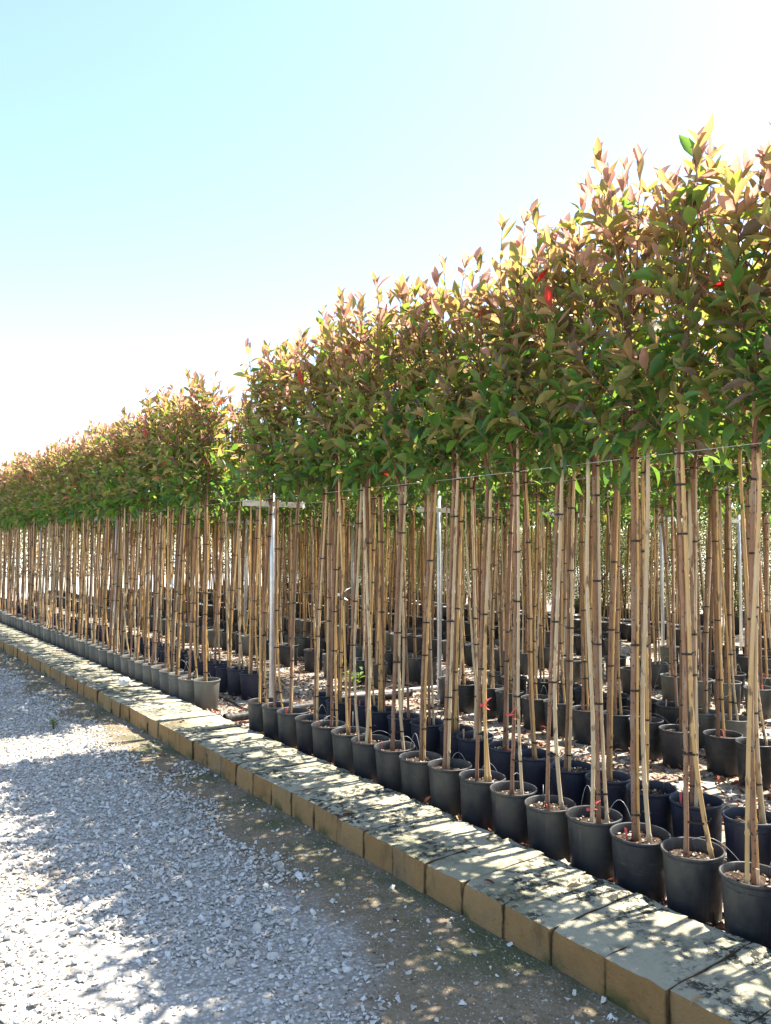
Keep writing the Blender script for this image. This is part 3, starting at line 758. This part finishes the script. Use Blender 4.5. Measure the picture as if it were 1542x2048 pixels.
tag(obj('white_rock', me, None, (2.62, 8.32, KTOP+.028), .7), 'lump of white limestone sitting on top of the kerb', 'rock')
def weed(x, y, h, label, seed, z=0.):
    rd = random.Random(seed); t = bpy.data.objects.new('weed', None); COL.objects.link(t); t.location = (x, y, z)
    st = MB(); lf = MB()
    for q in range(7):
        a = rd.uniform(0, 6.28); d = Vector((math.cos(a)*.4, math.sin(a)*.4, 1)); e_ = d.normalized()*h*rd.uniform(.5, 1)
        st.tube([(0, 0, -.005), tuple(e_*.5), tuple(e_)], [.002, .0015, .001], 4)
        for r_ in range(5):
            p = e_*rd.uniform(.3, 1); b = rd.uniform(0, 6.28); fr = frame(Vector((math.cos(b), math.sin(b), .5)), Vector((0, 0, 1)), 0)
            kd = rd.choice(('lime', 'green', 'lime')); c_, t_ = PALETTE[kd]
            lf.add((LT[0][0]*h*.32) @ np.array(fr).T + np.array(p), LT[0][1], 0, np.array(c_)*1.3, t_)
    obj('stem', st.mesh('stem', M['twig']), t); obj('foliage', lf.mesh('foliage', M['small_leaf'], True, True), t)
    tag(t, label, 'plant')
weed(1.67, 7.24, .12, 'small yellow-green weed growing alone in the sunlit gravel', 3)
weed(4.72, 7.05, .3, 'leafy green weed growing beside the third row pots', 4, BED)
mb = MB(); mb.lathe([(.17, 0), (.2, .3), (.215, .3), (.215, .335), (.195, .335), (.18, .05), (.001, .05)], 24)
ot = obj('orange_tub', mb.mesh('orange_tub', M['orange']), None, (7.46, 22.6, BED)); tag(ot, 'orange plastic tub standing on pale ground behind the rows', 'tub')

# ------------------------------------------------------------------ fallen leaves
n = 9000; x = np.where(rng.random(n) < .12, rng.uniform(2.0, 2.8, n), 2.85+5*rng.random(n)**1.4); y = x*.45-.3+rng.random(n)**1.2*12
zz = np.where(x > 2.82, BED+.022, np.where(x > 2.3, KTOP+.012, .008)); kk = (rng.random(n) < np.where(x < 2.82, .05, 1)); x, y, zz = x[kk], y[kk], zz[kk]; n = len(x)
RR = rot_arrays(n, .35); Ls = rng.uniform(.035, .075, n)
V = np.einsum('nij,kj->nki', RR, LT[1][0])*Ls[:, None, None] + np.c_[x, y, zz][:, None]
pal = np.array([(.20, .075, .04), (.28, .14, .07), (.14, .05, .035), (.36, .24, .13), (.22, .055, .035)])
tag(obj('fallen_leaves', bulk_mesh('fallen_leaves', V, LTri, M['litter'], pal[rng.integers(0, 5, n)])), 'dry reddish brown leaves fallen among the pots', kind='stuff')

# ------------------------------------------------------------------ shrub rows behind, far hedge across the drive
def shrub_mesh(seed, n=4200):
    g = np.random.default_rng(seed)
    z = g.random(n)**.8*1.85+.25; a = g.uniform(0, 2*np.pi, n); r_ = .33*np.sqrt(g.random(n))*(1-.35*np.clip((z-1.5)/.6, 0, 1)) + .04
    Pp = np.c_[r_*np.cos(a), r_*np.sin(a), z]; RR = rot_arrays(n, .8); L_ = g.uniform(.035, .06, n)
    V = np.einsum('nij,kj->nki', RR, LOD_V)*L_[:, None, None]*np.array((1, 1.1, 1)) + Pp[:, None]
    pc = np.array([(.06, .09, .028), (.08, .11, .035), (.04, .07, .022), (.12, .12, .05)]); pt = np.array([(.22, .26, .05), (.28, .28, .06), (.12, .18, .03), (.30, .27, .08)]); q = g.integers(0, 4, n)
    return bulk_mesh('foliage', V, LOD_F, M['small_leaf'], pc[q], pt[q])
SH = [shrub_mesh(i) for i in range(5)]
mb = MB()
for q in range(4): mb.tube([(0, 0, .2), (.06*math.cos(q*1.6), .06*math.sin(q*1.6), 1.0), (.12*math.cos(q*1.6), .12*math.sin(q*1.6), 1.9)], [.012, .009, .004], 5)
SHS = mb.mesh('stem', M['twig'])
for rx, nm in ((13.2, 'first'), (14.4, 'second')):
    y = 5.8
    while y < 25:
        t = bpy.data.objects.new('potted_shrub', None); COL.objects.link(t); t.location = (rx+rs.gauss(0, .06), y, BED); t.rotation_euler.z = rs.uniform(0, 6.28); t.scale = (1, 1, rs.uniform(.92, 1.12))
        p = obj('pot', POT['pot_black'], t); p.scale = (1.25, 1.25, 1.1); obj('stem', SHS, t)
        f = obj('foliage', SH[rs.randrange(5)], t); f['kind'] = 'stuff'
        tag(t, 'bushy light green potted shrub in the %s shrub row behind all the staked trees' % nm, 'shrub', '%s shrub row' % nm)
        y += rs.uniform(.52, .62)
n = 90000; x = rng.uniform(-12, 60, n); y = 44+rng.uniform(-1.4, 1.4, n); z = rng.random(n)*2.6+.1
RR = rot_arrays(n, .8); V = np.einsum('nij,kj->nki', RR, LOD_V)*rng.uniform(.10, .2, n)[:, None, None] + np.c_[x, y, z][:, None]
pc = np.array([(.06, .07, .025), (.10, .085, .03), (.04, .06, .02)]); pt = np.array([(.15, .13, .03), (.18, .13, .035), (.09, .12, .02)]); q = rng.integers(0, 3, n)
tag(obj('far_hedge', bulk_mesh('far_hedge', V, LOD_F, M['small_leaf'], pc[q], pt[q])), 'yellow-green hedge of nursery plants far off across the pale drive', kind='stuff')
